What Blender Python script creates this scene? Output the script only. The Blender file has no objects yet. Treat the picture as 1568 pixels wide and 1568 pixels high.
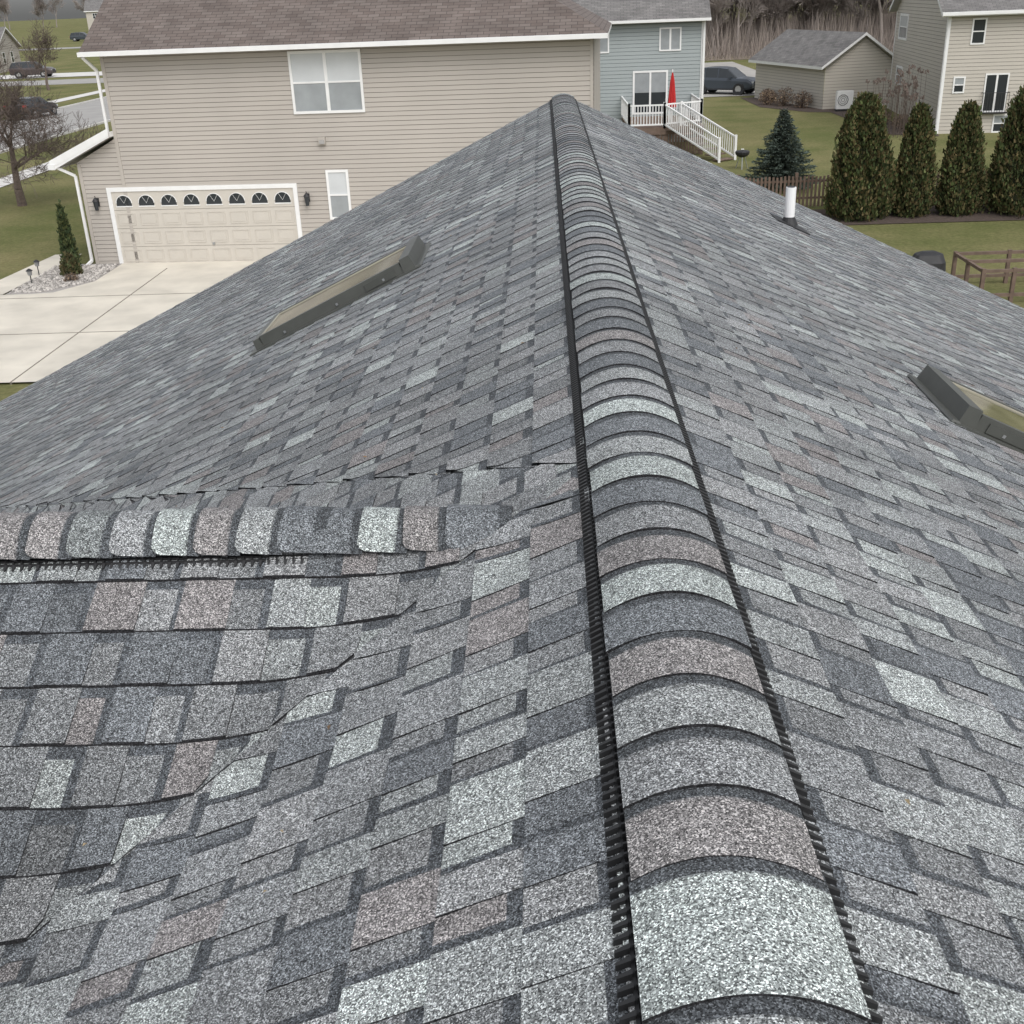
import bpy, math, random
from math import sin, cos, pi, radians, sqrt
from mathutils import Vector, Matrix
random.seed(7)
scene=bpy.context.scene
COL=scene.collection
RZ=5.8; S=.475; L_END=13.72; Y0=-3.0; UL=8.2; UR=6.6
CRY=2.51; CRZ=-.137

# ------------------------------------------------------------ materials
def new_mat(name):
    m=bpy.data.materials.new(name); m.use_nodes=True
    nt=m.node_tree; b=nt.nodes['Principled BSDF']
    return m,nt,b
def N(nt,t,**k):
    n=nt.nodes.new(t)
    for a,v in k.items(): setattr(n,a,v)
    return n
def plain(name,col,rough=.7,var=.12,scale=3.0,metal=0,bump=0,bscale=60,spec=.5):
    m,nt,b=new_mat(name)
    tc=N(nt,'ShaderNodeTexCoord')
    no=N(nt,'ShaderNodeTexNoise'); no.inputs['Scale'].default_value=scale; no.inputs['Detail'].default_value=6
    nt.links.new(tc.outputs['Object'],no.inputs['Vector'])
    mp=N(nt,'ShaderNodeMapRange'); mp.inputs[1].default_value=.25; mp.inputs[2].default_value=.75
    mp.inputs[3].default_value=1-var; mp.inputs[4].default_value=1+var
    nt.links.new(no.outputs[0],mp.inputs[0])
    mx=N(nt,'ShaderNodeVectorMath',operation='SCALE'); mx.inputs[0].default_value=col[:3]
    nt.links.new(mp.outputs[0],mx.inputs['Scale']); nt.links.new(mx.outputs[0],b.inputs['Base Color'])
    b.inputs['Roughness'].default_value=rough; b.inputs['Metallic'].default_value=metal
    b.inputs['Specular IOR Level'].default_value=spec
    if bump:
        n2=N(nt,'ShaderNodeTexNoise'); n2.inputs['Scale'].default_value=bscale; n2.inputs['Detail'].default_value=4
        nt.links.new(tc.outputs['Object'],n2.inputs['Vector'])
        bp=N(nt,'ShaderNodeBump'); bp.inputs['Strength'].default_value=bump; bp.inputs['Distance'].default_value=.02
        nt.links.new(n2.outputs[0],bp.inputs['Height']); nt.links.new(bp.outputs[0],b.inputs['Normal'])
    return m
def attr_mat(name,rough=.8,var=.15,scale=8,trans=0):
    m,nt,b=new_mat(name)
    at=N(nt,'ShaderNodeAttribute'); at.attribute_name='col'
    tc=N(nt,'ShaderNodeTexCoord'); no=N(nt,'ShaderNodeTexNoise'); no.inputs['Scale'].default_value=scale
    nt.links.new(tc.outputs['Object'],no.inputs['Vector'])
    mp=N(nt,'ShaderNodeMapRange'); mp.inputs[1].default_value=.25; mp.inputs[2].default_value=.75
    mp.inputs[3].default_value=1-var; mp.inputs[4].default_value=1+var
    nt.links.new(no.outputs[0],mp.inputs[0])
    mx=N(nt,'ShaderNodeVectorMath',operation='SCALE')
    nt.links.new(at.outputs['Color'],mx.inputs[0]); nt.links.new(mp.outputs[0],mx.inputs['Scale'])
    nt.links.new(mx.outputs[0],b.inputs['Base Color']); b.inputs['Roughness'].default_value=rough
    b.inputs['Specular IOR Level'].default_value=.25
    return m
def shingle_mat():
    m,nt,b=new_mat('granule_shingle')
    at=N(nt,'ShaderNodeAttribute'); at.attribute_name='col'
    tc=N(nt,'ShaderNodeTexCoord')
    vo=N(nt,'ShaderNodeTexVoronoi'); vo.inputs['Scale'].default_value=470
    nt.links.new(tc.outputs['Object'],vo.inputs['Vector'])
    sp=N(nt,'ShaderNodeSeparateColor'); nt.links.new(vo.outputs['Color'],sp.inputs[0])
    cr=N(nt,'ShaderNodeValToRGB'); nt.links.new(sp.outputs[0],cr.inputs[0])
    e=cr.color_ramp; e.interpolation='LINEAR'
    e.elements[0].position=0; e.elements[0].color=(.045,.045,.047,1)
    e.elements[1].position=1; e.elements[1].color=(1,.99,.97,1)
    for p,v in ((.25,.13),(.45,.27),(.68,.36),(.82,.56),(.92,.88)):
        q=e.elements.new(p); q.color=(v,v,v,1)
    s1=N(nt,'ShaderNodeVectorMath',operation='SCALE'); s1.inputs['Scale'].default_value=2.85
    nt.links.new(cr.outputs[0],s1.inputs[0])
    m1=N(nt,'ShaderNodeVectorMath',operation='MULTIPLY')
    nt.links.new(at.outputs['Color'],m1.inputs[0]); nt.links.new(s1.outputs[0],m1.inputs[1])
    prev=m1.outputs[0]
    for sc,lo,hi,det in ((45,.86,1.14,3),(2.2,.82,1.14,6),(.6,.90,1.08,2)):
        no=N(nt,'ShaderNodeTexNoise'); no.inputs['Scale'].default_value=sc; no.inputs['Detail'].default_value=det
        nt.links.new(tc.outputs['Object'],no.inputs['Vector'])
        mp=N(nt,'ShaderNodeMapRange'); mp.inputs[1].default_value=.3; mp.inputs[2].default_value=.7
        mp.inputs[3].default_value=lo; mp.inputs[4].default_value=hi
        nt.links.new(no.outputs[0],mp.inputs[0])
        q=N(nt,'ShaderNodeVectorMath',operation='SCALE')
        nt.links.new(prev,q.inputs[0]); nt.links.new(mp.outputs[0],q.inputs['Scale']); prev=q.outputs[0]
    nt.links.new(prev,b.inputs['Base Color'])
    b.inputs['Roughness'].default_value=.9; b.inputs['Specular IOR Level'].default_value=.3
    bp=N(nt,'ShaderNodeBump'); bp.inputs['Strength'].default_value=.35; bp.inputs['Distance'].default_value=.002
    nt.links.new(sp.outputs[1],bp.inputs['Height']); nt.links.new(bp.outputs[0],b.inputs['Normal'])
    return m
def brick_roof(name,c1,c2,mort):
    m,nt,b=new_mat(name)
    uv=N(nt,'ShaderNodeUVMap'); br=N(nt,'ShaderNodeTexBrick')
    nt.links.new(uv.outputs[0],br.inputs['Vector'])
    br.inputs['Scale'].default_value=1; br.inputs['Brick Width'].default_value=.31; br.inputs['Row Height'].default_value=.145
    br.inputs['Mortar Size'].default_value=.009; br.inputs['Mortar Smooth'].default_value=.3
    br.inputs['Color1'].default_value=(*c1,1); br.inputs['Color2'].default_value=(*c2,1); br.inputs['Mortar'].default_value=(*mort,1)
    no=N(nt,'ShaderNodeTexNoise'); no.inputs['Scale'].default_value=1.2; no.inputs['Detail'].default_value=7
    nt.links.new(uv.outputs[0],no.inputs['Vector'])
    mp=N(nt,'ShaderNodeMapRange'); mp.inputs[1].default_value=.3; mp.inputs[2].default_value=.7; mp.inputs[3].default_value=.8; mp.inputs[4].default_value=1.2
    nt.links.new(no.outputs[0],mp.inputs[0])
    q=N(nt,'ShaderNodeVectorMath',operation='SCALE'); nt.links.new(br.outputs[0],q.inputs[0]); nt.links.new(mp.outputs[0],q.inputs['Scale'])
    nt.links.new(q.outputs[0],b.inputs['Base Color']); b.inputs['Roughness'].default_value=.9
    bp=N(nt,'ShaderNodeBump'); bp.inputs['Strength'].default_value=.6; bp.inputs['Distance'].default_value=.01; bp.invert=True
    nt.links.new(br.outputs['Fac'],bp.inputs['Height']); nt.links.new(bp.outputs[0],b.inputs['Normal'])
    return m
def grass_mat():
    m,nt,b=new_mat('lawn_grass')
    tc=N(nt,'ShaderNodeTexCoord')
    n1=N(nt,'ShaderNodeTexNoise'); n1.inputs['Scale'].default_value=.25; n1.inputs['Detail'].default_value=8; n1.inputs['Roughness'].default_value=.65
    n2=N(nt,'ShaderNodeTexNoise'); n2.inputs['Scale'].default_value=7; n2.inputs['Detail'].default_value=8; n2.inputs['Roughness'].default_value=.85
    for n in (n1,n2): nt.links.new(tc.outputs['Object'],n.inputs['Vector'])
    r1=N(nt,'ShaderNodeValToRGB'); nt.links.new(n1.outputs[0],r1.inputs[0])
    r1.color_ramp.elements[0].position=.3; r1.color_ramp.elements[0].color=(.100,.118,.040,1)
    r1.color_ramp.elements[1].position=.70; r1.color_ramp.elements[1].color=(.205,.185,.090,1)
    mp=N(nt,'ShaderNodeMapRange'); mp.inputs[1].default_value=.3; mp.inputs[2].default_value=.7; mp.inputs[3].default_value=.55; mp.inputs[4].default_value=1.45
    nt.links.new(n2.outputs[0],mp.inputs[0])
    q=N(nt,'ShaderNodeVectorMath',operation='SCALE'); nt.links.new(r1.outputs[0],q.inputs[0]); nt.links.new(mp.outputs[0],q.inputs['Scale'])
    nt.links.new(q.outputs[0],b.inputs['Base Color']); b.inputs['Roughness'].default_value=1; b.inputs['Specular IOR Level'].default_value=.1
    bp=N(nt,'ShaderNodeBump'); bp.inputs['Strength'].default_value=.6; bp.inputs['Distance'].default_value=.06
    nt.links.new(n2.outputs[0],bp.inputs['Height']); nt.links.new(bp.outputs[0],b.inputs['Normal'])
    return m
SH=shingle_mat()
M_under=plain('roof_underlay',(.07,.07,.075))
M_black=plain('black_vent_plastic',(.016,.016,.017),.5)
M_white=plain('white_trim',(.76,.76,.75),.5,.05)
M_taupe=plain('taupe_vinyl_siding',(.425,.39,.35),.6,.05,.6)
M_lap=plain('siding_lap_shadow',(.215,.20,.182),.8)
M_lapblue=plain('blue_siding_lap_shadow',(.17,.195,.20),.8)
M_beige=plain('beige_vinyl_siding',(.48,.445,.39),.6,.05,.6)
M_blue=plain('blue_grey_vinyl_siding',(.315,.35,.352),.6,.05,.6)
M_brownroof=brick_roof('brown_shingle_roof',(.120,.095,.084),(.165,.138,.124),(.06,.048,.043))
M_greyroof=brick_roof('grey_shingle_roof',(.14,.135,.13),(.20,.19,.185),(.07,.07,.07))
M_conc=plain('concrete',(.58,.54,.465),.85,.18,.9,bump=.1)
M_joint=plain('concrete_joint',(.20,.18,.15),.9)
M_walk=plain('sidewalk_concrete',(.60,.585,.56),.85,.08,2)
M_asph=plain('road_asphalt',(.32,.31,.295),.8,.12,.8)
M_grass=grass_mat()
M_glass=plain('window_glass_dark',(.03,.035,.04),.08,.02)
M_blind=plain('window_blinds',(.56,.58,.59),.25,.06,2)
M_blindlo=plain('window_blinds_lower',(.30,.32,.33),.2,.15,2)
M_door=plain('garage_door_paint',(.54,.505,.45),.5,.04)
M_sky_frame=plain('skylight_cladding',(.070,.073,.066),.45,.12,12)
M_sky_glass=plain('skylight_glass',(.16,.15,.10),.07,.6,4,spec=.9)
M_sky_edge=plain('skylight_gasket',(.34,.32,.26),.5)
M_pvc=plain('white_pvc',(.82,.82,.82),.4,.03)
M_rubber=plain('black_rubber',(.02,.02,.022),.6)
M_metal=plain('galvanised_metal',(.4,.41,.42),.35,.1,10,metal=.7)
M_bark=plain('bark',(.13,.10,.085),.95,.3,12)
M_bark2=plain('woodland_bark',(.27,.235,.215),.95,.3,.3)
M_leaf=attr_mat('foliage')
M_mulch=plain('mulch',(.07,.05,.04),.95,.4,15,bump=.5)
M_litter=plain('leaf_litter',(.20,.165,.12),.95,.35,1.5)
M_wood=plain('weathered_wood',(.15,.105,.08),.85,.25,6)
M_tire=plain('tyre_rubber',(.02,.02,.02),.8)
M_rim=plain('wheel_rim',(.45,.45,.46),.35,.1,metal=.6)
M_red=plain('red_canvas',(.45,.02,.02),.8)
M_pebble=attr_mat('pebbles',.8)
M_soffit=plain('soffit',(.35,.34,.33),.7)

# ------------------------------------------------------------ mesh builder
class MB:
    def __init__(s): s.v=[];s.f=[];s.m=[];s.c=[];s.uv=[];s.mats=[]
    def mi(s,mat):
        if mat not in s.mats: s.mats.append(mat)
        return s.mats.index(mat)
    def face(s,pts,mat,col=(1,1,1),uv=None):
        i=len(s.v); s.v.extend(pts); s.f.append(tuple(range(i,i+len(pts)))); s.m.append(s.mi(mat)); s.c.append(col); s.uv.append(uv)
    def idx(s,ids,mat,col=(1,1,1)):
        s.f.append(tuple(ids)); s.m.append(s.mi(mat)); s.c.append(col); s.uv.append(None)
    def box8(s,p,mat,col=(1,1,1)):
        i=len(s.v); s.v.extend(p)
        for q in ((0,3,2,1),(4,5,6,7),(0,1,5,4),(1,2,6,5),(2,3,7,6),(3,0,4,7)):
            s.idx([i+k for k in q],mat,col)
    def box(s,x0,x1,y0,y1,z0,z1,mat,col=(1,1,1)):
        s.box8([(x0,y0,z0),(x1,y0,z0),(x1,y1,z0),(x0,y1,z0),(x0,y0,z1),(x1,y0,z1),(x1,y1,z1),(x0,y1,z1)],mat,col)
    def tube(s,p0,p1,r0,r1,mat,n=6,col=(1,1,1),cap=False):
        p0=Vector(p0);p1=Vector(p1);d=(p1-p0)
        if d.length<1e-6:return
        d.normalize(); a=d.orthogonal().normalized(); b=d.cross(a)
        i=len(s.v)
        for p,r in ((p0,r0),(p1,r1)):
            for k in range(n):
                t=2*pi*k/n; s.v.append(tuple(p+a*cos(t)*r+b*sin(t)*r))
        for k in range(n):
            s.idx((i+k,i+(k+1)%n,i+n+(k+1)%n,i+n+k),mat,col)
        if cap:
            s.idx([i+n+k for k in range(n)],mat,col); s.idx([i+n-1-k for k in range(n)],mat,col)
    def make(s,name,parent=None,smooth=False,recalc=False):
        me=bpy.data.meshes.new(name); me.from_pydata(s.v,[],s.f)
        for m in s.mats: me.materials.append(m)
        me.polygons.foreach_set('material_index',s.m)
        if smooth: me.polygons.foreach_set('use_smooth',[True]*len(s.f))
        ca=me.attributes.new('col','FLOAT_COLOR','CORNER')
        buf=[]
        for f,c in zip(s.f,s.c): buf.extend((c[0],c[1],c[2],1)*len(f))
        ca.data.foreach_set('color',buf)
        if any(u is not None for u in s.uv):
            ul=me.uv_layers.new(name='UVMap'); b=[]
            for f,u in zip(s.f,s.uv):
                if u is None: b.extend((0,0)*len(f))
                else:
                    for q in u: b.extend(q)
            ul.data.foreach_set('uv',b)
        me.update()
        if recalc:
            import bmesh
            bm=bmesh.new(); bm.from_mesh(me); bmesh.ops.recalc_face_normals(bm,faces=bm.faces); bm.to_mesh(me); bm.free()
        o=bpy.data.objects.new(name,me); COL.objects.link(o)
        if parent: o.parent=parent
        return o
def empty(name):
    o=bpy.data.objects.new(name,None); COL.objects.link(o); return o

# ------------------------------------------------------------ terrain
def gz(x,y):
    r=max(0,y-120)*.010
    return min(r,3.5)
def sheet(name,x0,x1,y0,y1,off,mat,step=20,parent=None):
    mb=MB(); nx=max(1,int((x1-x0)/step)); ny=max(1,int((y1-y0)/step))
    for i in range(nx+1):
        for j in range(ny+1):
            x=x0+(x1-x0)*i/nx; y=y0+(y1-y0)*j/ny; mb.v.append((x,y,gz(x,y)+off))
    for i in range(nx):
        for j in range(ny):
            a=i*(ny+1)+j; mb.idx((a,a+ny+1,a+ny+2,a+1),mat)
    return mb.make(name,parent)
sheet('ground',-600,600,-200,1000,0,M_grass,20)
sheet('street',-39,-30.5,-100,500,.02,M_asph,10)
sheet('cross_street',-140,-39,126,134,.02,M_asph,10)
sheet('far_street',-200,-39,222,229,.03,M_asph,10)
mb=MB()
for x in (-39.15,-30.5):
    for k in range(50):
        y0=-100+k*10
        if x<-39 and 120<=y0<135: continue
        mb.box(x,x+.15,y0,y0+9.98,gz(0,y0)-.05,gz(0,y0+5)+.12,M_walk)
mb.make('street_kerb')
sheet('sidewalk',-25.7,-24.3,-60,125,.03,M_walk,10)
mb=MB()
for k in range(120): mb.box(-25.7,-24.3,-59+k*1.5,-58.98+k*1.5,.0,.036,M_joint)
mb.make('sidewalk_joints')
sheet('side_street_walk',-43.5,-42,-60,126,.03,M_walk,10)
mb=MB()
def poly(mb,pts,z,mat): mb.face([(p[0],p[1],z) for p in pts],mat)
poly(mb,[(-15.0,21.5),(-1.0,21.5),(-1.0,32.15),(-12.9,32.93),(-12.9,30.6),(-13.6,29.4),(-14.2,29.3),(-15.0,29.3)],.05,M_conc)
poly(mb,[(-30.4,21.5),(-15.0,21.5),(-15.0,29.3),(-30.4,27.5)],.05,M_conc)
poly(mb,[(-16.0,29.2),(-14.95,29.32),(-14.75,34.5),(-15.6,34.5)],.054,M_conc)
for x in (-18.5,-15.02,-11.3,-7.6,-4): mb.box(x,x+.03,21.5,29.2 if x<-12 else 32,.0,.056,M_joint)
for y in (25.2,28.8): mb.box(-30,-1,y,y+.03,.0,.0565,M_joint)
mb.make('driveway')
sheet('parking_pad',8.5,19,82.5,122,.03,plain('old_concrete',(.36,.345,.32),.85,.15,.5),12)
sheet('far_driveway',-75,-50,138.2,146,.05,M_walk,8)

# ------------------------------------------------------------ our roof
def smax(a,b,k):
    h=max(k-abs(a-b),0)/k
    return max(a,b)+h*h*k*.25
def sz(x,y):
    a=-S*abs(x)
    if x<0 and x>-7.7:
        c=CRZ-S*abs(y-CRY)
        return smax(a,c,.13 if y<CRY else .05)
    return a
house=empty('shingled_house')
PAL=[((.265,.280,.281),3.2),((.220,.229,.235),4.5),((.152,.163,.174),3.0),((.222,.211,.210),1.5),((.330,.354,.349),1.8),((.248,.254,.258),3),((.186,.193,.198),2.4)]
PW=[p[1] for p in PAL]
DARK=(.080,.087,.095); EDGE=(.020,.020,.022)
def pick(rng,light=False):
    c=rng.choices(PAL,PW)[0][0]; k=rng.uniform(.92,1.08)
    return tuple(q*k for q in c)
def stain(x,y):
    # dirt washed down into the woven valley
    if x<0 and y<CRY:
        d=abs((2.72+x)-y)
        k=.30*max(0,1-d/.30)*max(0,min(1,(-x-.85)/.4))
        d2=sqrt((x+1.35)**2+((y-1.75)*1.3)**2)
        k=max(k,.38*max(0,1-d2/.42))
        return 1-k
    return 1
def tab(mb,P,u0,u1,rows,rcols,iv,lo,hi,nu,side,lift=None):
    vh=rows[0]; vl=rows[-1]
    grid=[]
    wmax=0; clamped=False
    for v in rows:
        a,b=iv(v); r=[]
        uu0=min(max(u0,a),b); uu1=min(max(u1,a),b); wmax=max(wmax,uu1-uu0)
        if uu1-uu0<(u1-u0)*.98: clamped=True
        for k in range(nu+1):
            u=uu0+(uu1-uu0)*k/nu; x,y=P(u,v)
            f=(v-vh)/(vl-vh); o=hi+(lo-hi)*f
            if lift: o+=lift(u,v)*f
            z=sz(x,y)
            r.append((x,y,z+o+RZ,z+RZ))
        grid.append(r)
    if wmax<.003: return
    base=len(mb.v); W=nu+1
    for r in grid: mb.v.extend([(p[0],p[1],p[2]) for p in r])
    for j in range(len(rows)-1):
        for k in range(nu):
            a=base+j*W+k; q=grid[j][k]; st=stain(q[0],q[1])
            c=rcols[j]
            if st<1: c=(c[0]*st,c[1]*st,c[2]*st)
            mb.idx((a,a+1,a+W+1,a+W),SH,c)
    lr=grid[-1]; b2=len(mb.v)
    a,b=iv(vl)
    if min(max(u1,a),b)-min(max(u0,a),b)>.004:
        mb.v.extend([(p[0],p[1],p[3]-.002) for p in lr]); lb=base+(len(rows)-1)*W
        for k in range(nu): mb.idx((lb+k,lb+k+1,b2+k+1,b2+k),SH,EDGE)
    if side and not clamped:
        for kk in (0,nu):
            p0=grid[0][kk]; p1=grid[-1][kk]
            mb.face([(p0[0],p0[1],p0[2]),(p1[0],p1[1],p1[2]),(p1[0],p1[1],p1[3]),(p0[0],p0[1],p0[3])],SH,EDGE)
def course(mb,P,vh,vl,iv,umin,umax,rng,near=lambda u,v:False,lift=None,ex=0,tw=(.07,.15),gw=(.05,.12),dk=1):
    u=umin-rng.uniform(0,.2); tooth=True; jl=rng.uniform(-.0008,.0008)
    while u<umax:
        w=rng.uniform(*tw) if tooth else rng.uniform(*gw)
        fine=near(u,vl) or near(u+w,vl)
        nu=max(1,int(w/.035)) if fine else 1
        c=tuple(q*dk for q in pick(rng))
        h0=vh-.014
        lo_t=.0095+ex+jl+rng.uniform(-.0008,.0010); lo_g=.0055+ex+jl
        if tooth:
            rows=[h0,vl]; cols=[c]
            if fine: rows=[h0+(vl-h0)*k/4 for k in range(5)]; cols=[c]*4
            tab(mb,P,u,u+w,rows,cols,iv,lo_t,.003,nu,True,lift)
        else:
            c=tuple(q*.93 for q in c)
            bd=rng.uniform(.022,.032)
            rows=[h0,vh+bd*.9,vl]; cols=[DARK,c]
            if fine:
                rows=[h0,vh+bd]+[vh+bd+(vl-vh-bd)*k/3 for k in (1,2,3)]; cols=[DARK,c,c,c]
            s=rng.uniform(.012,.022)
            tab(mb,P,u,u+s,[h0,vl] if not fine else rows,[DARK] if not fine else [DARK]*4,iv,lo_g,.0022,1,False,lift)
            tab(mb,P,u+s,u+w,rows,cols,iv,lo_g,.0022,nu,False,lift)
        u+=w; tooth=not tooth
e=.133
rng=random.Random(11)
def liftR(u,v):
    s=0
    for a,b,h,w in ((.346,2.02,.010,.07),(.233,4.10,.010,.08)):
        s+=h*max(0,1-abs(v-a)/.1)*max(0,1-abs(u-b)/w)
    return s
mb=MB()
for j in range(int(UR/e)+1):
    vh=.02+j*e; vl=vh+e
    course(mb,lambda u,v:(v,u),vh,vl,lambda v:(Y0,L_END),Y0,L_END,rng,lambda u,v:False,liftR)
mb.make('roof_shingles_right',house)
mb=MB()
def ivn(v): return (Y0,max(Y0,2.798-v))
def ivf(v): return (2.55+v if v<7.6 else Y0+.01,L_END)
def liftL(u,v):
    d=u-(2.55+v)
    return .007*max(0,1-d/.2) if 0<=d<.2 else 0
def liftN(u,v):
    return .008*max(0,1-abs(v-.72)/.09)*max(0,1-abs(u-1.98)/.06)
for j in range(int(UL/e)+1):
    vh=.01+j*e; vl=vh+e
    if 2.798-vh>Y0:
        course(mb,lambda u,v:(-v,u),vh,vl,ivn,Y0,min(2.8,2.85-vh),rng,lambda u,v:u>2.798-v-.5,liftN)
    if vl<11.3:
        course(mb,lambda u,v:(-v,u),vh,vl,ivf,max(Y0,2.5+vh) if vh<7.5 else Y0,L_END,rng,lambda u,v:u<2.55+v+.3 and v<3,liftL)
mb.make('roof_shingles_left',house)
mb=MB()
def ivc(v): return (.288+v, 7.6)
def ivcf(v): return (max(.13,v-.04),7.6)
for j in range(38):
    vh=.024+(j)*e; vl=vh+e
    course(mb,lambda u,v:(-u,CRY-v),vh,vl,ivc,max(.2,.25+vh),7.6,rng,lambda u,v:u<.288+v+.5 and v<2,None,.0035,(.08,.13),(.07,.12),.86)
    course(mb,lambda u,v:(-u,CRY+v),vh,vl,ivcf,max(.1,vh-.1),7.6,rng,lambda u,v:u<v+.4 and v<2)
course(mb,lambda u,v:(-u,CRY-v),.0,.03,ivc,.25,7.6,rng)
course(mb,lambda u,v:(-u,CRY+v),.0,.03,ivcf,.1,7.6,rng)
mb.make('cross_gable_shingles',house)
mb=MB()
xs=[-UL+k*(UL/110) for k in range(111)]; ys=[Y0+(L_END-Y0)*k/210 for k in range(211)]
for x in xs:
    for y in ys: mb.v.append((x,y,sz(x,y)+RZ-.004))
for i in range(110):
    for j in range(210):
        a=i*211+j; mb.idx((a,a+211,a+212,a+1),M_under)
mb.face([(0,Y0,RZ-.004),(UR,Y0,RZ-.004-S*UR),(UR,L_END,RZ-.004-S*UR),(0,L_END,RZ-.004)],M_under)
mb.make('roof_deck',house)
mb=MB()
for yy in (Y0-.03,L_END-.0):
    for sx,U in ((-1,UL),(1,UR)):
        mb.box8([(0,yy,RZ-.2),(sx*U,yy,RZ-.2-S*U),(sx*U,yy+.03,RZ-.2-S*U),(0,yy+.03,RZ-.2),
                 (0,yy,RZ-.012),(sx*U,yy,RZ-.012-S*U),(sx*U,yy+.03,RZ-.012-S*U),(0,yy+.03,RZ-.012)],M_white)
mb.box(UR,UR+.12,Y0,L_END,RZ-S*UR-.13,RZ-S*UR-.02,M_white)
mb.box(-UL-.12,-UL,Y0,L_END,RZ-S*UL-.13,RZ-S*UL-.02,M_white)
mb.make('fascia_and_gutters',house,recalc=True)
mb=MB()
ya,yb=Y0+.4,L_END-.4; xl,xr=-UL+.4,UR-.4
def g(x): return RZ-.06-S*abs(x)
for y in (ya,yb):
    mb.face([(xl,y,0),(xr,y,0),(xr,y,g(xr)),(0,y,g(0)),(xl,y,g(xl))],M_taupe)
mb.face([(xl,ya,0),(xl,yb,0),(xl,yb,g(xl)),(xl,ya,g(xl))],M_taupe)
mb.face([(xr,ya,0),(xr,yb,0),(xr,yb,g(xr)),(xr,ya,g(xr))],M_taupe)
mb.make('walls',house)

CAPS={'mint':(.320,.349,.341),'mid':(.225,.233,.238),'dark':(.145,.156,.166),'brown':(.220,.211,.209),'lg':(.265,.278,.279),'green':(.165,.178,.178)}
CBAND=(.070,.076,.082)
def caps(mb,frame,starts,cols,w,crown,edge,butt_t=.0055,rng=rng,roundc=0,bandw=.024,skirt=False):
    n=18
    for i in range(len(starts)-1):
        s0=starts[i]; s1=starts[i+1]
        c=cols[i%len(cols)]; k=rng.uniform(.93,1.07); c=tuple(q*k for q in c)
        tl=rng.uniform(-.002,.002); wj=rng.uniform(-.002,.002); wob=rng.uniform(-.004,.004)
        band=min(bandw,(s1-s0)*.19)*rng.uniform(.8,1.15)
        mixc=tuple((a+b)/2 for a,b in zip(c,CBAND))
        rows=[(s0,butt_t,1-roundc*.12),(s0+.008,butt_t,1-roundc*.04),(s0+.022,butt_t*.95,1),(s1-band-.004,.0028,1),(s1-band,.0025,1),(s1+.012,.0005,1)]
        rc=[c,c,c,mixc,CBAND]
        grid=[]
        for s,o,ws in rows:
            r=[]
            for q in range(n+1):
                a=-1+2*q/n; aa=abs(a)
                lat=(w+wj)*ws*a
                z=crown-(crown-edge)*(abs(a*ws)**2.0)+o+tl*(1-aa)
                r.append(frame(s+wob*sin(a*2.2+i),lat,z))
            grid.append(r)
        base=len(mb.v); W=n+1
        for r in grid: mb.v.extend(r)
        for j in range(len(rows)-1):
            for q in range(n):
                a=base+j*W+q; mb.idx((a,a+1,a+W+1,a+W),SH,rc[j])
        b2=len(mb.v)
        for q in range(n+1):
            p=grid[0][q]; mb.v.append((p[0],p[1],p[2]-butt_t-.003))
        for q in range(n): mb.idx((base+q,base+q+1,b2+q+1,b2+q),SH,EDGE)
        for q in (0,n):
            a=grid[0][q]; b=grid[-2][q]
            mb.face([a,b,(b[0],b[1],b[2]-.006),(a[0],a[1],a[2]-.009)],SH,EDGE)
        if skirt and i==len(starts)-2:
            for q in range(n):
                a=grid[-1][q]; b=grid[-1][q+1]
                mb.face([a,b,(b[0],b[1],b[2]-.04),(a[0],a[1],a[2]-.04)],SH,(.05,.05,.055))
mb=MB()
st=[-1.6+k*.142 for k in range(0,17)]
st=[s for s in st if s<.86]
st+= [.915,1.138]
s=1.138
while s<L_END-.1:
    s+=.142*rng.uniform(.95,1.05); st.append(s)
st[-1]=L_END+.02
i0=st.index(1.138)
near=[CAPS['mint'],CAPS['brown'],CAPS['mid'],CAPS['lg'],CAPS['brown'],CAPS['dark'],CAPS['mint'],CAPS['brown'],CAPS['mid'],CAPS['dark'],CAPS['mint'],CAPS['lg'],CAPS['dark'],CAPS['mint'],CAPS['mid'],CAPS['lg'],CAPS['dark'],CAPS['mid'],CAPS['brown']]
cl=[]
for i in range(len(st)-1):
    k=i-(i0-1)
    if 0<=k<len(near): cl.append(near[k])
    else: cl.append(rng.choice([CAPS['mint'],CAPS['brown'],CAPS['mid'],CAPS['lg'],CAPS['dark'],CAPS['mid'],CAPS['mid'],CAPS['lg']]))
CW=.129
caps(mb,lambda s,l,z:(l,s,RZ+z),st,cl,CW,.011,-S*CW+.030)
ra=[-.79-.105*k for k in range(0,64)][::-1]
cr=[rng.choice(list(CAPS.values())) for _ in ra]
seq=['dark','lg','brown','mint','mid','green','brown','brown']
for k,c in enumerate(seq): cr[len(ra)-2-k]=CAPS[c]
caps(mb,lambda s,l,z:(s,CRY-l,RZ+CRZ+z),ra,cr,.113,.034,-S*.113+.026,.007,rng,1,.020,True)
fl=[-.82,-.70,-.59,-.485,-.335]
caps(mb,lambda s,l,z:(s,CRY-l,RZ+CRZ+z),fl,[CAPS['dark'],CAPS['mint'],CAPS['brown'],CAPS['dark']],.112,.026,-S*.112+.022,.008,rng,1,.020,True)
mb.make('ridge_cap_shingles',house,smooth=False)
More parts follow.
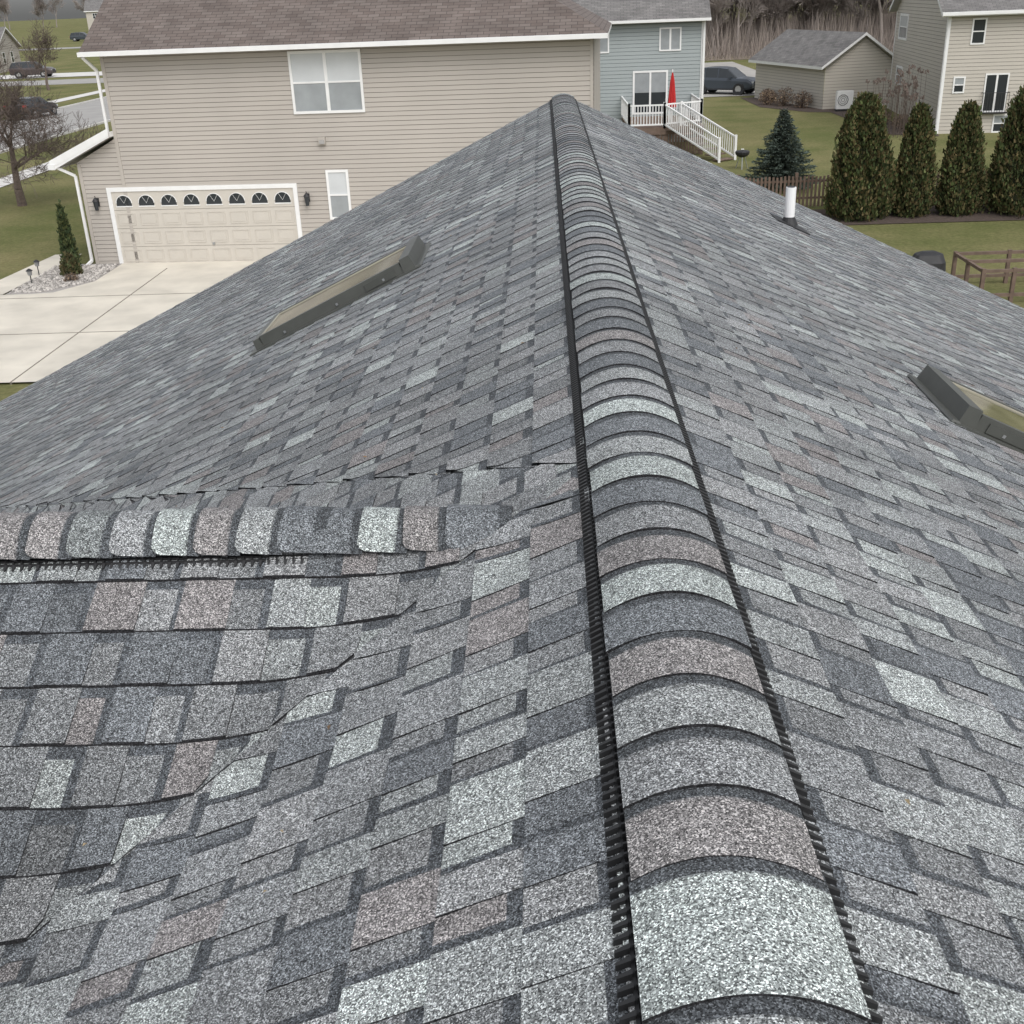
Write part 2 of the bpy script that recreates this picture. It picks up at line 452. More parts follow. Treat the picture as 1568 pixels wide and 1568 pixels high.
def vent(mb,frame,s0,s1,w,pitch=.0205,hs=1.0,tl=.016):
    for sg in (-1,1):
        def P(s,l,z): return frame(s,sg*l,z)
        pl=lambda l:-S*l
        prof=[(w-.030,pl(w)+.018*hs),(w-.006,pl(w)+.018*hs),(w-.006,pl(w)+.008),(w+.002,pl(w+.002)+.014*hs),(w+.002,pl(w+.002)+.0105),(w+.007,pl(w+.007)+.0105)]
        seg=int((s1-s0)/1.2)+1
        for k in range(seg):
            a=s0+(s1-s0)*k/seg; b=s0+(s1-s0)*(k+1)/seg-.004
            for q in range(len(prof)-1):
                mb.face([P(a,*prof[q]),P(b,*prof[q]),P(b,*prof[q+1]),P(a,*prof[q+1])],M_black)
        s=s0
        while s<s1:
            la,lb,h,wd=w+.006,w+.010+tl,.0165*hs,.0085
            z0=pl(la); z1=pl(lb)
            mb.box8([P(s,la,z0+.005),P(s+wd,la,z0+.005),P(s+wd-.002,lb,z1+.005),P(s+.002,lb,z1+.005),P(s,la,z0+h),P(s+wd,la,z0+h),P(s+wd-.002,lb,z1+h-.002),P(s+.002,lb,z1+h-.002)],M_black)
            mb.box8([P(s,w-.008,pl(w)+.006),P(s+.004,w-.008,pl(w)+.006),P(s+.004,w+.004,pl(w)+.006),P(s,w+.004,pl(w)+.006),P(s,w-.008,pl(w)+.022*hs),P(s+.004,w-.008,pl(w)+.022*hs),P(s+.004,w+.003,pl(w)+.018*hs),P(s,w+.003,pl(w)+.018*hs)],M_black)
            s+=pitch
mb=MB()
vent(mb,lambda s,l,z:(l,s,RZ+z),-1.6,L_END,.129)
vent(mb,lambda s,l,z:(s,CRY-l,RZ+CRZ+z),-7.4,-.82,.108,.0205,.85,.008)
mb.make('ridge_vent',house,recalc=True)
mb=MB(); rl=random.Random(5)
for _ in range(60):
    x=rl.uniform(-2.6,2.4); y=rl.uniform(1.2,8); z=sz(x,y)+RZ+.014; a=rl.uniform(0,6.28); s=rl.uniform(.004,.010)
    if abs(x)<.16: continue
    c=rl.choice([(.26,.16,.08),(.16,.11,.07),(.30,.24,.15)])
    mb.face([(x+s*cos(a),y+s*sin(a),z+.002),(x-s*.5*sin(a),y+s*.5*cos(a),z+.004),(x-s*cos(a),y-s*sin(a),z),(x+s*.5*sin(a),y-s*.5*cos(a),z+.005)],M_leaf,c)
mb.make('fallen_leaves')

# skylights --------------------------------------------------
def skylight(name,side,x_up,slope_len,y0,y1,H=.085):
    mb=MB(); k=sqrt(1+S*S); du=Vector((side/k,0,-S/k)); n=Vector((side*S/k,0,1/k))
    o=Vector((side*x_up,0,RZ-S*x_up))
    def P(a,y,h): return tuple(o+du*a+Vector((0,y,0))+n*h)
    def bx(a0,a1,ya,yb,h0,h1,mat,tp=0):
        mb.box8([P(a0,ya,h0),P(a1,ya,h0),P(a1,yb,h0),P(a0,yb,h0),P(a0+tp,ya+tp,h1),P(a1-tp,ya+tp,h1),P(a1-tp,yb-tp,h1),P(a0+tp,yb-tp,h1)],mat)
    Ls=slope_len
    bx(-.04,Ls+.06,y0-.04,y1+.04,.0,.014,M_sky_frame)
    bx(-.02,.07,y0-.010,y1+.010,.0,H+.016,M_sky_frame,.010)
    bx(Ls-.05,Ls+.01,y0-.01,y1+.01,.0,H-.006,M_sky_frame,.008)
    bx(.065,Ls-.045,y0,y0+.045,.0,H,M_sky_frame,.006)
    bx(.065,Ls-.045,y1-.045,y1,.0,H,M_sky_frame,.006)
    bx(.07,Ls-.05,y0+.045,y1-.045,.0,H-.010,M_sky_glass)
    for ya in (y0+.040,y1-.054): bx(.07,Ls-.05,ya,ya+.014,H-.03,H-.004,M_sky_edge)
    for a in (.067,Ls-.061): bx(a,a+.014,y0+.054,y1-.054,H-.03,H-.004,M_sky_edge)
    bx(-.06,-.012,y0-.03,y1+.03,.010,.022,M_sky_frame,.006)
    bx(.12,.34,y0-.006,y0,.02,H-.02,M_sky_frame)
    for a in (.2,.55,.95): bx(a,a+.014,y0-.008,y0-.001,.03,.045,M_metal)
    mb.make(name,None,recalc=True)
skylight('skylight',-1,1.07,1.18,7.05,7.70)
skylight('skylight',1,1.60,1.18,4.70,5.30)
mb=MB(); vx,vy=2.02,10.5; vz=RZ-S*vx
mb.tube((vx,vy,vz-.1),(vx,vy,vz+.34),.047,.047,M_pvc,16,cap=True)
mb.tube((vx,vy,vz+.34),(vx,vy,vz+.345),.036,.036,M_rubber,16,cap=True)
mb.tube((vx,vy,vz+.0),(vx,vy,vz+.075),.085,.05,M_rubber,16)
mb.box8([(vx-.15,vy-.15,vz+S*.15+.004),(vx+.17,vy-.15,vz-S*.17+.004),(vx+.17,vy+.15,vz-S*.17+.004),(vx-.15,vy+.15,vz+S*.15+.004),
 (vx-.15,vy-.15,vz+S*.15+.016),(vx+.17,vy-.15,vz-S*.17+.018),(vx+.17,vy+.15,vz-S*.17+.018),(vx-.15,vy+.15,vz+S*.15+.016)],M_rubber)
mb.make('vent_pipe')

# ------------------------------------------------------------ houses
class Fr:
    def __init__(s,o,ang):
        s.o=Vector((o[0],o[1],0)); s.a=Vector((cos(ang),sin(ang),0)); s.n=Vector((sin(ang),-cos(ang),0))
        s.z=o[2] if len(o)>2 else 0
    def P(s,t,d,z): q=s.o+s.a*t+s.n*d; return (q.x,q.y,z+s.z)
def fb(mb,fr,t0,t1,d0,d1,z0,z1,mat):
    P=fr.P
    mb.box8([P(t0,d1,z0),P(t1,d1,z0),P(t1,d0,z0),P(t0,d0,z0),P(t0,d1,z1),P(t1,d1,z1),P(t1,d0,z1),P(t0,d0,z1)],mat)
def siding(mb,fr,t0,t1,z0,z1,mat,h=.125,ext=None):
    n=int(round((z1-z0)/h)); h=(z1-z0)/n; L=.016
    lap=M_lapblue if mat is M_blue else M_lap
    for k in range(n):
        a=z0+k*h; b=a+h; ta,tb=t0,t1; tc,td=t0,t1
        if ext: ta,tb=ext(a); tc,td=ext(b)
        if tb<=ta: continue
        if td<tc: tc=td=(tc+td)/2
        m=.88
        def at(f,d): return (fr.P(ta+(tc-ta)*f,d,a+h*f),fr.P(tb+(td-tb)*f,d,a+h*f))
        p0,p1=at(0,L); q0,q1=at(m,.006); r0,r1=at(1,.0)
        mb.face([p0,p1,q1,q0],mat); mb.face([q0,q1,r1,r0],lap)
        mb.face([fr.P(ta,-.002,a),fr.P(tb,-.002,a),p1,p0],mat)
def window(mb,fr,t0,t1,z0,z1,units=1,up=None,lo=None,f=.07,hung=True):
    up=up or M_blind; lo=lo or M_blindlo
    fb(mb,fr,t0,t1,.0,.045,z1-f,z1,M_white); fb(mb,fr,t0,t1,.0,.05,z0,z0+f,M_white)
    fb(mb,fr,t0,t0+f,.0,.045,z0+f,z1-f,M_white); fb(mb,fr,t1-f,t1,.0,.045,z0+f,z1-f,M_white)
    w=(t1-t0-2*f)/units
    for u in range(units):
        a=t0+f+u*w; b=a+w
        if u>0: fb(mb,fr,a-.045,a+.045,.0,.042,z0+f,z1-f,M_white)
        zm=(z0+z1)/2
        if hung: fb(mb,fr,a,b,.0,.038,zm-.025,zm+.025,M_white)
        mb.face([fr.P(a,.022,zm),fr.P(b,.022,zm),fr.P(b,.022,z1-f),fr.P(a,.022,z1-f)],up)
        mb.face([fr.P(a,.024,z0+f),fr.P(b,.024,z0+f),fr.P(b,.024,zm),fr.P(a,.024,zm)],lo)
def roofquad(mb,pts,mat,thick=.10):
    p=[Vector(q) for q in pts]
    du=(p[1]-p[0]).normalized(); nn=(p[1]-p[0]).cross(p[-1]-p[0]).normalized(); dv=nn.cross(du)
    uv=[((q-p[0]).dot(du),(q-p[0]).dot(dv)) for q in p]
    mb.face([tuple(q) for q in p],mat,uv=uv)
    lowp=[tuple(q-Vector((0,0,thick))) for q in p]
    mb.face(lowp[::-1],M_soffit)
    for i in range(len(p)):
        j=(i+1)%len(p); mb.face([tuple(p[i]),lowp[i],lowp[j],tuple(p[j])],M_white)

H1=empty('taupe_siding_house')
ang=math.atan2(-.0662,.9978); f1=Fr((-12.5,32.93),ang); LW=13.65; D=9.4; ZE=5.85
mb=MB()
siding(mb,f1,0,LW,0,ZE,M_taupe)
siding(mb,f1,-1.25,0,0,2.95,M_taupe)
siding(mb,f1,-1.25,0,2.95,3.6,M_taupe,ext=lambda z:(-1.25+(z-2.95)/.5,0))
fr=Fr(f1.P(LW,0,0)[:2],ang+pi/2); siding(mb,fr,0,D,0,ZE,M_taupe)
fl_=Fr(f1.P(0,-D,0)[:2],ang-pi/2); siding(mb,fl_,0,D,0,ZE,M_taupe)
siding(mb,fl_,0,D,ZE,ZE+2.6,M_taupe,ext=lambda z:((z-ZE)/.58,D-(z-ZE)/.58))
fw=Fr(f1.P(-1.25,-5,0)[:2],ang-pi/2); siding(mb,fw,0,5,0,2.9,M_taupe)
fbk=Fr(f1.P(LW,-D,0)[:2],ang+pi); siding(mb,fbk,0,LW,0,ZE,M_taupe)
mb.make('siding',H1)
mb=MB()
ov=.4; sl=.58; zr=ZE+.05+sl*(D/2+ov); hip=D/2+ov
A=f1.P(-ov,ov,ZE+.05); B=f1.P(LW+ov,ov,ZE+.05); C=f1.P(LW+ov-hip,-D/2,zr); Dd=f1.P(-ov,-D/2,zr)
roofquad(mb,[A,B,C,Dd],M_brownroof)
B2=f1.P(LW+ov,-D-ov,ZE+.05); A2=f1.P(-ov,-D-ov,ZE+.05)
roofquad(mb,[B,B2,C],M_brownroof); roofquad(mb,[B2,A2,Dd,C],M_brownroof)
roofquad(mb,[f1.P(-1.75,.35,2.98),f1.P(.0,.35,3.80),f1.P(0,-5.2,3.80),f1.P(-1.75,-5.2,2.98)],M_brownroof,.14)
mb.make('roof',H1)
mb=MB()
fb(mb,f1,-ov,LW+ov,ov,ov+.12,ZE-.07,ZE+.045,M_white)
fb(mb,f1,-ov,LW+ov,.02,ov,ZE-.06,ZE-.045,M_soffit)
fb(mb,f1,-.0,.10,.0,.03,0,ZE-.06,M_taupe); fb(mb,f1,LW-.08,LW,.0,.03,0,ZE-.06,M_taupe)
fb(mb,f1,-1.25,-1.15,.0,.03,0,2.9,M_taupe)
for a,b in (((-.30,ov+.06,ZE-.07),(-.12,.08,ZE-.45)),((-.12,.08,ZE-.45),(-.12,.08,3.75)),((-1.85,.35,2.95),(-1.33,.08,2.6)),((-1.33,.08,2.6),(-1.33,.08,.15)),((-1.33,.08,.15),(-1.4,.35,.05))):
    mb.tube(f1.P(*a),f1.P(*b),.05,.05,M_white,4)
mb.box8([f1.P(-1.9,.36,2.86),f1.P(0,.36,3.70),f1.P(0,.33,3.70),f1.P(-1.9,.33,2.86),f1.P(-1.9,.36,3.06),f1.P(0,.36,3.90),f1.P(0,.33,3.90),f1.P(-1.9,.33,3.06)],M_white)
fb(mb,f1,-1.95,-1.75,-4.8,.4,2.82,2.97,M_white)
mb.make('gutters_and_trim',H1,recalc=True)
mb=MB(); window(mb,f1,5.33,7.35,4.1,5.72,2); mb.make('upstairs_window',H1)
mb=MB(); window(mb,f1,6.05,6.70,1.2,2.58,1); mb.make('ground_window',H1)
mb=MB()
g0,g1,gt=-.38+.0,5.05,2.12
fb(mb,f1,g0-.12,g0,.0,.05,0,gt+.12,M_white); fb(mb,f1,g1,g1+.12,.0,.05,0,gt+.12,M_white); fb(mb,f1,g0,g1,.0,.05,gt,gt+.12,M_white)
fb(mb,f1,g0,g1,.0,.022,0.02,gt,M_door)
for k in range(1,4): fb(mb,f1,g0,g1,.0,.0235,gt*k/4-.006,gt*k/4+.006,M_joint)
nw=8; pw=(g1-g0)/nw
for r in range(3):
    for c in range(nw):
        a=g0+c*pw+.07; b=g0+(c+1)*pw-.07; z0=gt*r/4+.09; z1=gt*(r+1)/4-.09
        for (q0,q1,y0,y1) in ((a,b,z0,z0+.02),(a,b,z1-.02,z1),(a,a+.02,z0+.02,z1-.02),(b-.02,b,z0+.02,z1-.02)):
            fb(mb,f1,q0,q1,.0,.034,y0,y1,M_door)
        fb(mb,f1,a+.06,b-.06,.0,.030,z0+.06,z1-.06,M_door)
for c in range(nw):
    a=g0+c*pw+.11; b=g0+(c+1)*pw-.11; z0=gt*.75+.12; mid=(a+b)/2; R=(b-a)/2
    pts=[f1.P(a,.030,z0),f1.P(b,.030,z0)]+[f1.P(mid+R*cos(t*pi/12),.030,z0+.08+R*.95*sin(t*pi/12)) for t in range(0,13)]
    mb.face(pts,M_glass)
    for t in (4,8):
        mb.tube(f1.P(mid,.034,z0+.08),f1.P(mid+R*cos(t*pi/12)*.97,.034,z0+.08+R*.95*sin(t*pi/12)*.97),.004,.004,M_white,4)
    for t in range(12):
        q=[f1.P(mid+R*1.03*cos(u*pi/12),.034,z0+.08+R*.98*sin(u*pi/12)) for u in (t,t+1)]
        mb.tube(q[0],q[1],.014,.014,M_white,4)
    fb(mb,f1,a-.02,b+.02,.0,.036,z0-.03,z0,M_white)
fb(mb,f1,2.45,2.52,.03,.05,.55,.62,M_metal)
mb.make('garage_door',H1,recalc=True)
mb=MB()
for s_ in (-.85,5.45):
    fb(mb,f1,s_-.06,s_+.06,.0,.03,1.72,1.95,M_rubber)
    mb.tube(f1.P(s_,.13,1.62),f1.P(s_,.13,1.88),.05,.085,M_glass,8,cap=True)
    mb.tube(f1.P(s_,.13,1.88),f1.P(s_,.13,1.98),.10,.02,M_rubber,8)
    mb.tube(f1.P(s_,.02,1.90),f1.P(s_,.13,2.02),.012,.012,M_rubber,5)
mb.make('garage_lanterns',H1)
mb=MB(); fb(mb,f1,5.95,6.15,.0,.10,3.28,3.48,M_taupe); fb(mb,f1,5.98,6.12,.1,.12,3.30,3.40,M_soffit); mb.make('dryer_vent',H1)

H2=empty('blue_grey_siding_house'); a2=math.atan2(-.05,1.0); f2=Fr((-5.0,58.6),a2); W2=12.5
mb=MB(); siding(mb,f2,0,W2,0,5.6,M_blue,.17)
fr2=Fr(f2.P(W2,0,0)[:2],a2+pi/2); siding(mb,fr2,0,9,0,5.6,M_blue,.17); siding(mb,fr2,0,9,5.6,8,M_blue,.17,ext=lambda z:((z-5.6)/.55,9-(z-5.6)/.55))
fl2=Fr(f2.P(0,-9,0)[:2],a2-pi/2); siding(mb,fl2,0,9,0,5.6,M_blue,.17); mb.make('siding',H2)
mb=MB(); roofquad(mb,[f2.P(-.3,.4,5.62),f2.P(W2+.3,.4,5.62),f2.P(W2+.3,-4.5,8.3),f2.P(-.3,-4.5,8.3)],M_greyroof,.14)
roofquad(mb,[f2.P(W2+.3,-9.4,5.62),f2.P(-.3,-9.4,5.62),f2.P(-.3,-4.5,8.3),f2.P(W2+.3,-4.5,8.3)],M_greyroof,.14); mb.make('roof',H2)
mb=MB(); fb(mb,f2,-.3,W2+.3,.4,.52,5.5,5.62,M_white); fb(mb,f2,W2-.1,W2,.0,.03,0,5.5,M_white); fb(mb,f2,W2-.02,W2+.08,.04,.12,.3,5.5,M_white)
mb.make('gutters_and_trim',H2)
mb=MB(); window(mb,f2,10.4,11.45,4.2,5.25,2,M_blindlo,M_blindlo,hung=False); window(mb,f2,7.0,8.0,4.2,5.25,2,M_blindlo,M_blindlo,hung=False)
window(mb,f2,9.15,10.85,1.35,3.35,2,M_blindlo,M_glass,.09,hung=False); mb.make('windows_and_patio_door',H2)
DK=empty('white_railed_deck'); mb=MB()
X0,X1,Y0d,Y1d,ZD=3.6,7.0,53.0,58.3,1.25
mb.box(X0,X1,Y0d,Y1d,ZD-.12,ZD,M_wood); mb.box(X0,X1,Y0d-.02,Y0d,ZD-.32,ZD,M_wood)
for x in (X0+.1,(X0+X1)/2,X1-.1):
    for y in (Y0d+.1,Y1d-.4): mb.box(x-.07,x+.07,y-.07,y+.07,0,ZD-.12,M_wood)
for k in range(26): mb.box(X0+k*.13,X0+k*.13+.10,Y0d+.02,Y0d+.04,.05,ZD-.32,M_wood)
mb.make('platform',DK)
mb=MB()
def rail(p,q,h=.95):
    p=Vector(p);q=Vector(q); n=max(1,int((q-p).length/.13)); up=Vector((0,0,1))
    for hh in (.12,h): mb.tube(p+up*hh,q+up*hh,.045,.045,M_white,4)
    for k in range(n+1):
        t=p+(q-p)*k/n; mb.tube(t+up*.12,t+up*h,.026,.026,M_white,4)
    for t in (p,q): mb.tube(t-up*.05,t+up*(h+.1),.07,.07,M_white,4,cap=True)
rail((X0,Y0d,ZD),(5.2,Y0d,ZD)); rail((X0,Y0d,ZD),(X0,Y1d,ZD)); rail((X1,Y0d+1.2,ZD),(X1,Y1d,ZD)); rail((5.2,Y0d+.2,ZD),(X1,Y0d+1.2,ZD))
rail((5.2,Y0d,ZD),(7.3,50.2,0.0)); rail((6.0,Y0d+.4,ZD),(8.1,50.9,0.0))
mb.make('railing',DK)
mb=MB()
for k in range(7):
    t=(k+.5)/7; c=Vector((5.6,53.2,0)).lerp(Vector((7.7,50.55,0)),t); z=ZD*(1-t)
    d=Vector((2.2,-2.8,0)).normalized(); s_=Vector((d.y,-d.x,0))
    p=[c-d*.2-s_*.45,c+d*.2-s_*.45,c+d*.2+s_*.45,c-d*.2+s_*.45]
    mb.box8([(q.x,q.y,z-.05) for q in p]+[(q.x,q.y,z) for q in p],M_wood)
mb.make('stairs',DK,recalc=True)
mb=MB(); ux,uy=5.75,55.2
mb.tube((ux,uy,ZD),(ux,uy,ZD+2.3),.025,.025,M_white,6)
for k in range(10):
    t=k*2*pi/10
    p=lambda r,z,tt:(ux+r*cos(tt),uy+r*sin(tt),ZD+z)
    for z0,z1,r0,r1 in ((.65,1.1,.20,.17),(1.1,1.8,.17,.10),(1.8,2.25,.10,.01)):
        for (ta,tb,ka,kb) in ((t,t+pi/10,1,.72),(t+pi/10,t+pi/5,.72,1)):
            mb.face([p(r0*ka,z0,ta),p(r0*kb,z0,tb),p(r1*kb,z1,tb),p(r1*ka,z1,ta)],M_red)
mb.make('patio_umbrella')
mb=MB(); mb.box(3.45,4.3,52.2,52.9,0,.68,plain('blue_plastic',(.08,.25,.5),.6)); mb.box(3.41,4.34,52.16,52.94,.68,.76,plain('blue_lid',(.10,.29,.55),.6)); mb.make('blue_storage_bin')

H3=empty('beige_siding_house'); cx,cy=18.9,57.6
a3=radians(-6); f3=Fr((cx,cy),a3); W3=11; D3=13.2
mb=MB(); siding(mb,f3,0,W3,0,5.4,M_beige,.17)
f3l=Fr(f3.P(0,-D3,0)[:2],a3-pi/2); siding(mb,f3l,0,D3,0,5.4,M_beige,.17)
siding(mb,f3l,0,D3,5.4,8.7,M_beige,.17,ext=lambda z:((z-5.4)/.5,D3-(z-5.4)/.5)); mb.make('siding',H3)
mb=MB(); zr3=5.45+.5*(D3/2+.4)
roofquad(mb,[f3.P(-.4,.4,5.45),f3.P(W3+.4,.4,5.45),f3.P(W3+.4,-D3/2,zr3),f3.P(-.4,-D3/2,zr3)],M_greyroof,.2)
roofquad(mb,[f3.P(W3+.4,-D3-.4,5.45),f3.P(-.4,-D3-.4,5.45),f3.P(-.4,-D3/2,zr3),f3.P(W3+.4,-D3/2,zr3)],M_greyroof,.2); mb.make('roof',H3)
mb=MB(); fb(mb,f3,-.4,W3,.4,.52,5.3,5.44,M_white); fb(mb,f3,0,.13,.0,.03,0,5.3,M_white); fb(mb,f3l,D3-.13,D3,.0,.03,0,5.3,M_white); fb(mb,f3l,0,.13,.0,.03,0,5.3,M_white)
mb.make('gutters_and_trim',H3)
mb=MB()
window(mb,f3,1.1,1.75,4.0,5.15,1,M_glass,M_glass); window(mb,f3,.55,1.1,1.85,2.6,1,M_blindlo,M_glass); window(mb,f3,2.0,3.1,.95,2.7,2,M_glass,M_glass,hung=False)
window(mb,f3,2.6,3.4,.0,.85,1,M_blindlo,M_glass); window(mb,f3,4.6,5.6,4.0,5.1,1,M_glass,M_glass)
window(mb,f3l,1.2,3.6,3.85,5.2,1,M_blind,M_blindlo,.12); window(mb,f3l,1.6,3.4,1.5,2.5,1,M_blindlo,M_blindlo,.12); mb.make('windows',H3)
mb=MB()
for k in range(11): mb.tube(f3.P(1.95+k*.12,.28,.95),f3.P(1.95+k*.12,.28,1.85),.012,.012,M_rubber,4)
for z in (.95,1.85):
    mb.tube(f3.P(1.95,.28,z),f3.P(3.15,.28,z),.02,.02,M_rubber,4)
    for t in (1.95,3.15): mb.tube(f3.P(t,.0,z),f3.P(t,.28,z),.02,.02,M_rubber,4)
fb(mb,f3,1.95,3.15,0.03,.28,.90,.94,M_rubber); mb.make('balcony_rail',H3)
f4=Fr((14.1,80.7),math.atan2(-.968,.25)); W4=9.7
mb=MB(); siding(mb,f4,0,W4,0,2.45,M_beige,.17)
f4g=Fr(f4.P(W4,0,0)[:2],math.atan2(-.968,.25)+pi/2); siding(mb,f4g,0,4.6,0,2.45,M_beige,.17)
siding(mb,f4g,0,4.6,2.45,4.0,M_beige,.17,ext=lambda z:((z-2.45)/.68,4.6-(z-2.45)/.68)); mb.make('garage_wing_siding',H3)
mb=MB()
roofquad(mb,[f4.P(-.4,.4,2.42),f4.P(W4+.35,.4,2.42),f4.P(W4+.35,-2.3,4.2),f4.P(-.4,-2.3,4.2)],M_greyroof,.16)
roofquad(mb,[f4.P(W4+.35,-5.0,2.42),f4.P(-.4,-5.0,2.42),f4.P(-.4,-2.3,4.2),f4.P(W4+.35,-2.3,4.2)],M_greyroof,.16); mb.make('garage_wing_roof',H3)
mb=MB(); ax,ay=16.95,70.0
mb.box(ax,ax+.95,ay-.35,ay,.15,1.15,M_white)
for k in range(10):
    t=k*2*pi/10; q=(k+1)*2*pi/10
    mb.tube((ax+.36+.3*cos(t),ay-.36,.65+.3*sin(t)),(ax+.36+.3*cos(q),ay-.36,.65+.3*sin(q)),.02,.02,M_rubber,4)
for r in (.1,.2): 
    for k in range(10):
        t=k*2*pi/10; q=(k+1)*2*pi/10
        mb.tube((ax+.36+r*cos(t),ay-.36,.65+r*sin(t)),(ax+.36+r*cos(q),ay-.36,.65+r*sin(q)),.012,.012,M_rubber,4)
mb.box(ax,ax+.95,ay-.3,ay-.05,0,.15,M_rubber); mb.make('heat_pump_unit')

def simple_house(name,x,y,w,d,h,ang,wall,roof):
    E=empty(name); f=Fr((x,y,gz(x,y)),ang); mb=MB()
    siding(mb,f,0,w,0,h,wall,.2)
    fa=Fr(f.P(w,0,0)[:2]+(f.z,),ang+pi/2); siding(mb,fa,0,d,0,h,wall,.2); siding(mb,fa,0,d,h,h+d*.25,wall,.2,ext=lambda z:((z-h)/.5,d-(z-h)/.5))
    fc=Fr(f.P(0,-d,0)[:2]+(f.z,),ang-pi/2); siding(mb,fc,0,d,0,h,wall,.2); siding(mb,fc,0,d,h,h+d*.25,wall,.2,ext=lambda z:((z-h)/.5,d-(z-h)/.5))
    mb.make('siding',E); mb=MB(); zr=h+.05+.5*(d/2+.4)
    roofquad(mb,[f.P(-.4,.4,h+.05),f.P(w+.4,.4,h+.05),f.P(w+.4,-d/2,zr),f.P(-.4,-d/2,zr)],roof,.2)
    roofquad(mb,[f.P(w+.4,-d-.4,h+.05),f.P(-.4,-d-.4,h+.05),f.P(-.4,-d/2,zr),f.P(w+.4,-d/2,zr)],roof,.2); mb.make('roof',E)
    mb=MB()
    for t in (.12,.4,.7):
        window(mb,f,w*t,w*t+1.3,h-1.9,h-.5,2,M_glass,M_glass)
        if h>4: window(mb,f,w*t,w*t+1.3,.9,2.3,2,M_glass,M_glass)
    for t in (.25,.6): window(mb,fa,d*t,d*t+1.0,h-1.9,h-.5,1,M_glass,M_glass)
    mb.make('windows',E)
simple_house('ranch_house',-86,150,16,9,2.9,0.1,M_taupe,M_greyroof)
simple_house('two_storey_house',-125,330,14,10,5.3,0.2,M_beige,M_greyroof)
simple_house('two_storey_house',-95,350,13,10,5.3,-.1,M_blue,M_brownroof)
simple_house('two_storey_house',-160,300,13,10,5.3,.1,M_taupe,M_brownroof)
simple_house('two_storey_house',-62,320,13,10,5.3,.1,M_beige,M_greyroof)

# ------------------------------------------------------------ vegetation
def bare_tree(mb,base,h,r,seed,levels=5,mat=M_bark,spread=.55,first=.3,kids=(2,4),twig=.004):
    rg=random.Random(seed)
    def br(p,d,l,r,lev):
        n=3 if lev>1 else 2; q=p
        for k in range(n):
            d=(d+Vector((rg.gauss(0,.10),rg.gauss(0,.10),rg.gauss(0.03,.06)))).normalized()
            q2=q+d*(l/n); r2=max(twig,r*(1-.22)) 
            mb.tube(q,q2,r,r2,mat,6 if lev>=levels-1 else (4 if lev>1 else 3)); 
            if lev<levels and lev>0 and k<n-1 or (lev==levels and k>=1 and k<n-1):
                for _ in range(rg.randint(1,2)):
                    a=rg.uniform(0,2*pi); sd=d.orthogonal().normalized(); sd=Matrix.Rotation(a,3,d)@sd
                    br(q2,(d*cos(spread*1.4)+sd*sin(spread*1.4)).normalized(),l*rg.uniform(.45,.7),r2*.55,lev-1)
            q=q2;r=r2
        if lev<=0: return
        for _ in range(rg.randint(*kids)):
            a=rg.uniform(0,2*pi); sd=Matrix.Rotation(a,3,d)@d.orthogonal().normalized(); t=spread*rg.uniform(.5,1.2)
            br(q,(d*cos(t)+sd*sin(t)+Vector((0,0,.12))).normalized(),l*rg.uniform(.6,.8),max(twig,r*.68),lev-1)
    br(Vector(base),Vector((0,0,1)),h*first,r,levels)
mb=MB(); bare_tree(mb,(-21.1,44.8,-.05),8.4,.20,6,5,M_bark,.78,.27,(2,4),.006); mb.make('bare_tree')
mb=MB(); bare_tree(mb,(15.6,33.6,-.05),3.6,.05,21,4,M_bark,.6,.3,(3,4),.005); mb.make('bare_shrub')
mb=MB(); bare_tree(mb,(-50,118,0),7,.18,9,5,M_bark,.6,.3,(2,3),.012); mb.make('bare_tree')
mb=MB(); bare_tree(mb,(-66,190,gz(0,190)),8,.2,19,5,M_bark,.6,.3,(2,3),.015); mb.make('bare_tree')
W=empty('woodland_trees'); tm=[]
for k in range(5):
    mb=MB(); bare_tree(mb,(0,0,0),12,.20,40+k,5,M_bark2,.42,.34,(2,3),.022); o=mb.make('tree_stock',W); tm.append(o)
rg=random.Random(3); cnt=0
for o in tm: o.location=(rg.uniform(0,40),rg.uniform(135,150),gz(0,135)-.1)
def plant(x,y):
    o=bpy.data.objects.new('tree',rg.choice(tm).data); COL.objects.link(o); o.parent=W
    s=rg.uniform(.75,1.25); o.scale=(s,s,s*rg.uniform(.9,1.2)); o.rotation_euler=(0,0,rg.uniform(0,6.28)); o.location=(x,y,gz(x,y)-.1)
for _ in range(260): plant(rg.uniform(-25,90),128+rg.random()**1.2*55)
for _ in range(90): plant(rg.uniform(-220,220),rg.uniform(370,430))
mb=MB()
for _ in range(30000):
    x=rg.uniform(-5,75); y=rg.uniform(125,182); z=gz(x,y); h=rg.uniform(.8,4.6); r=rg.uniform(.012,.045)
    dx,dy=rg.gauss(0,.7),rg.gauss(0,.5); k=rg.uniform(.5,1.3); c=(.26*k,.22*k,.195*k)
    mb.face([(x-r,y,z),(x+r,y,z),(x+dx,y+dy,z+h)],M_leaf,c)
mb.make('woodland_undergrowth')
sheet('woodland_floor',-28,115,124.5,190,.04,M_litter,20)

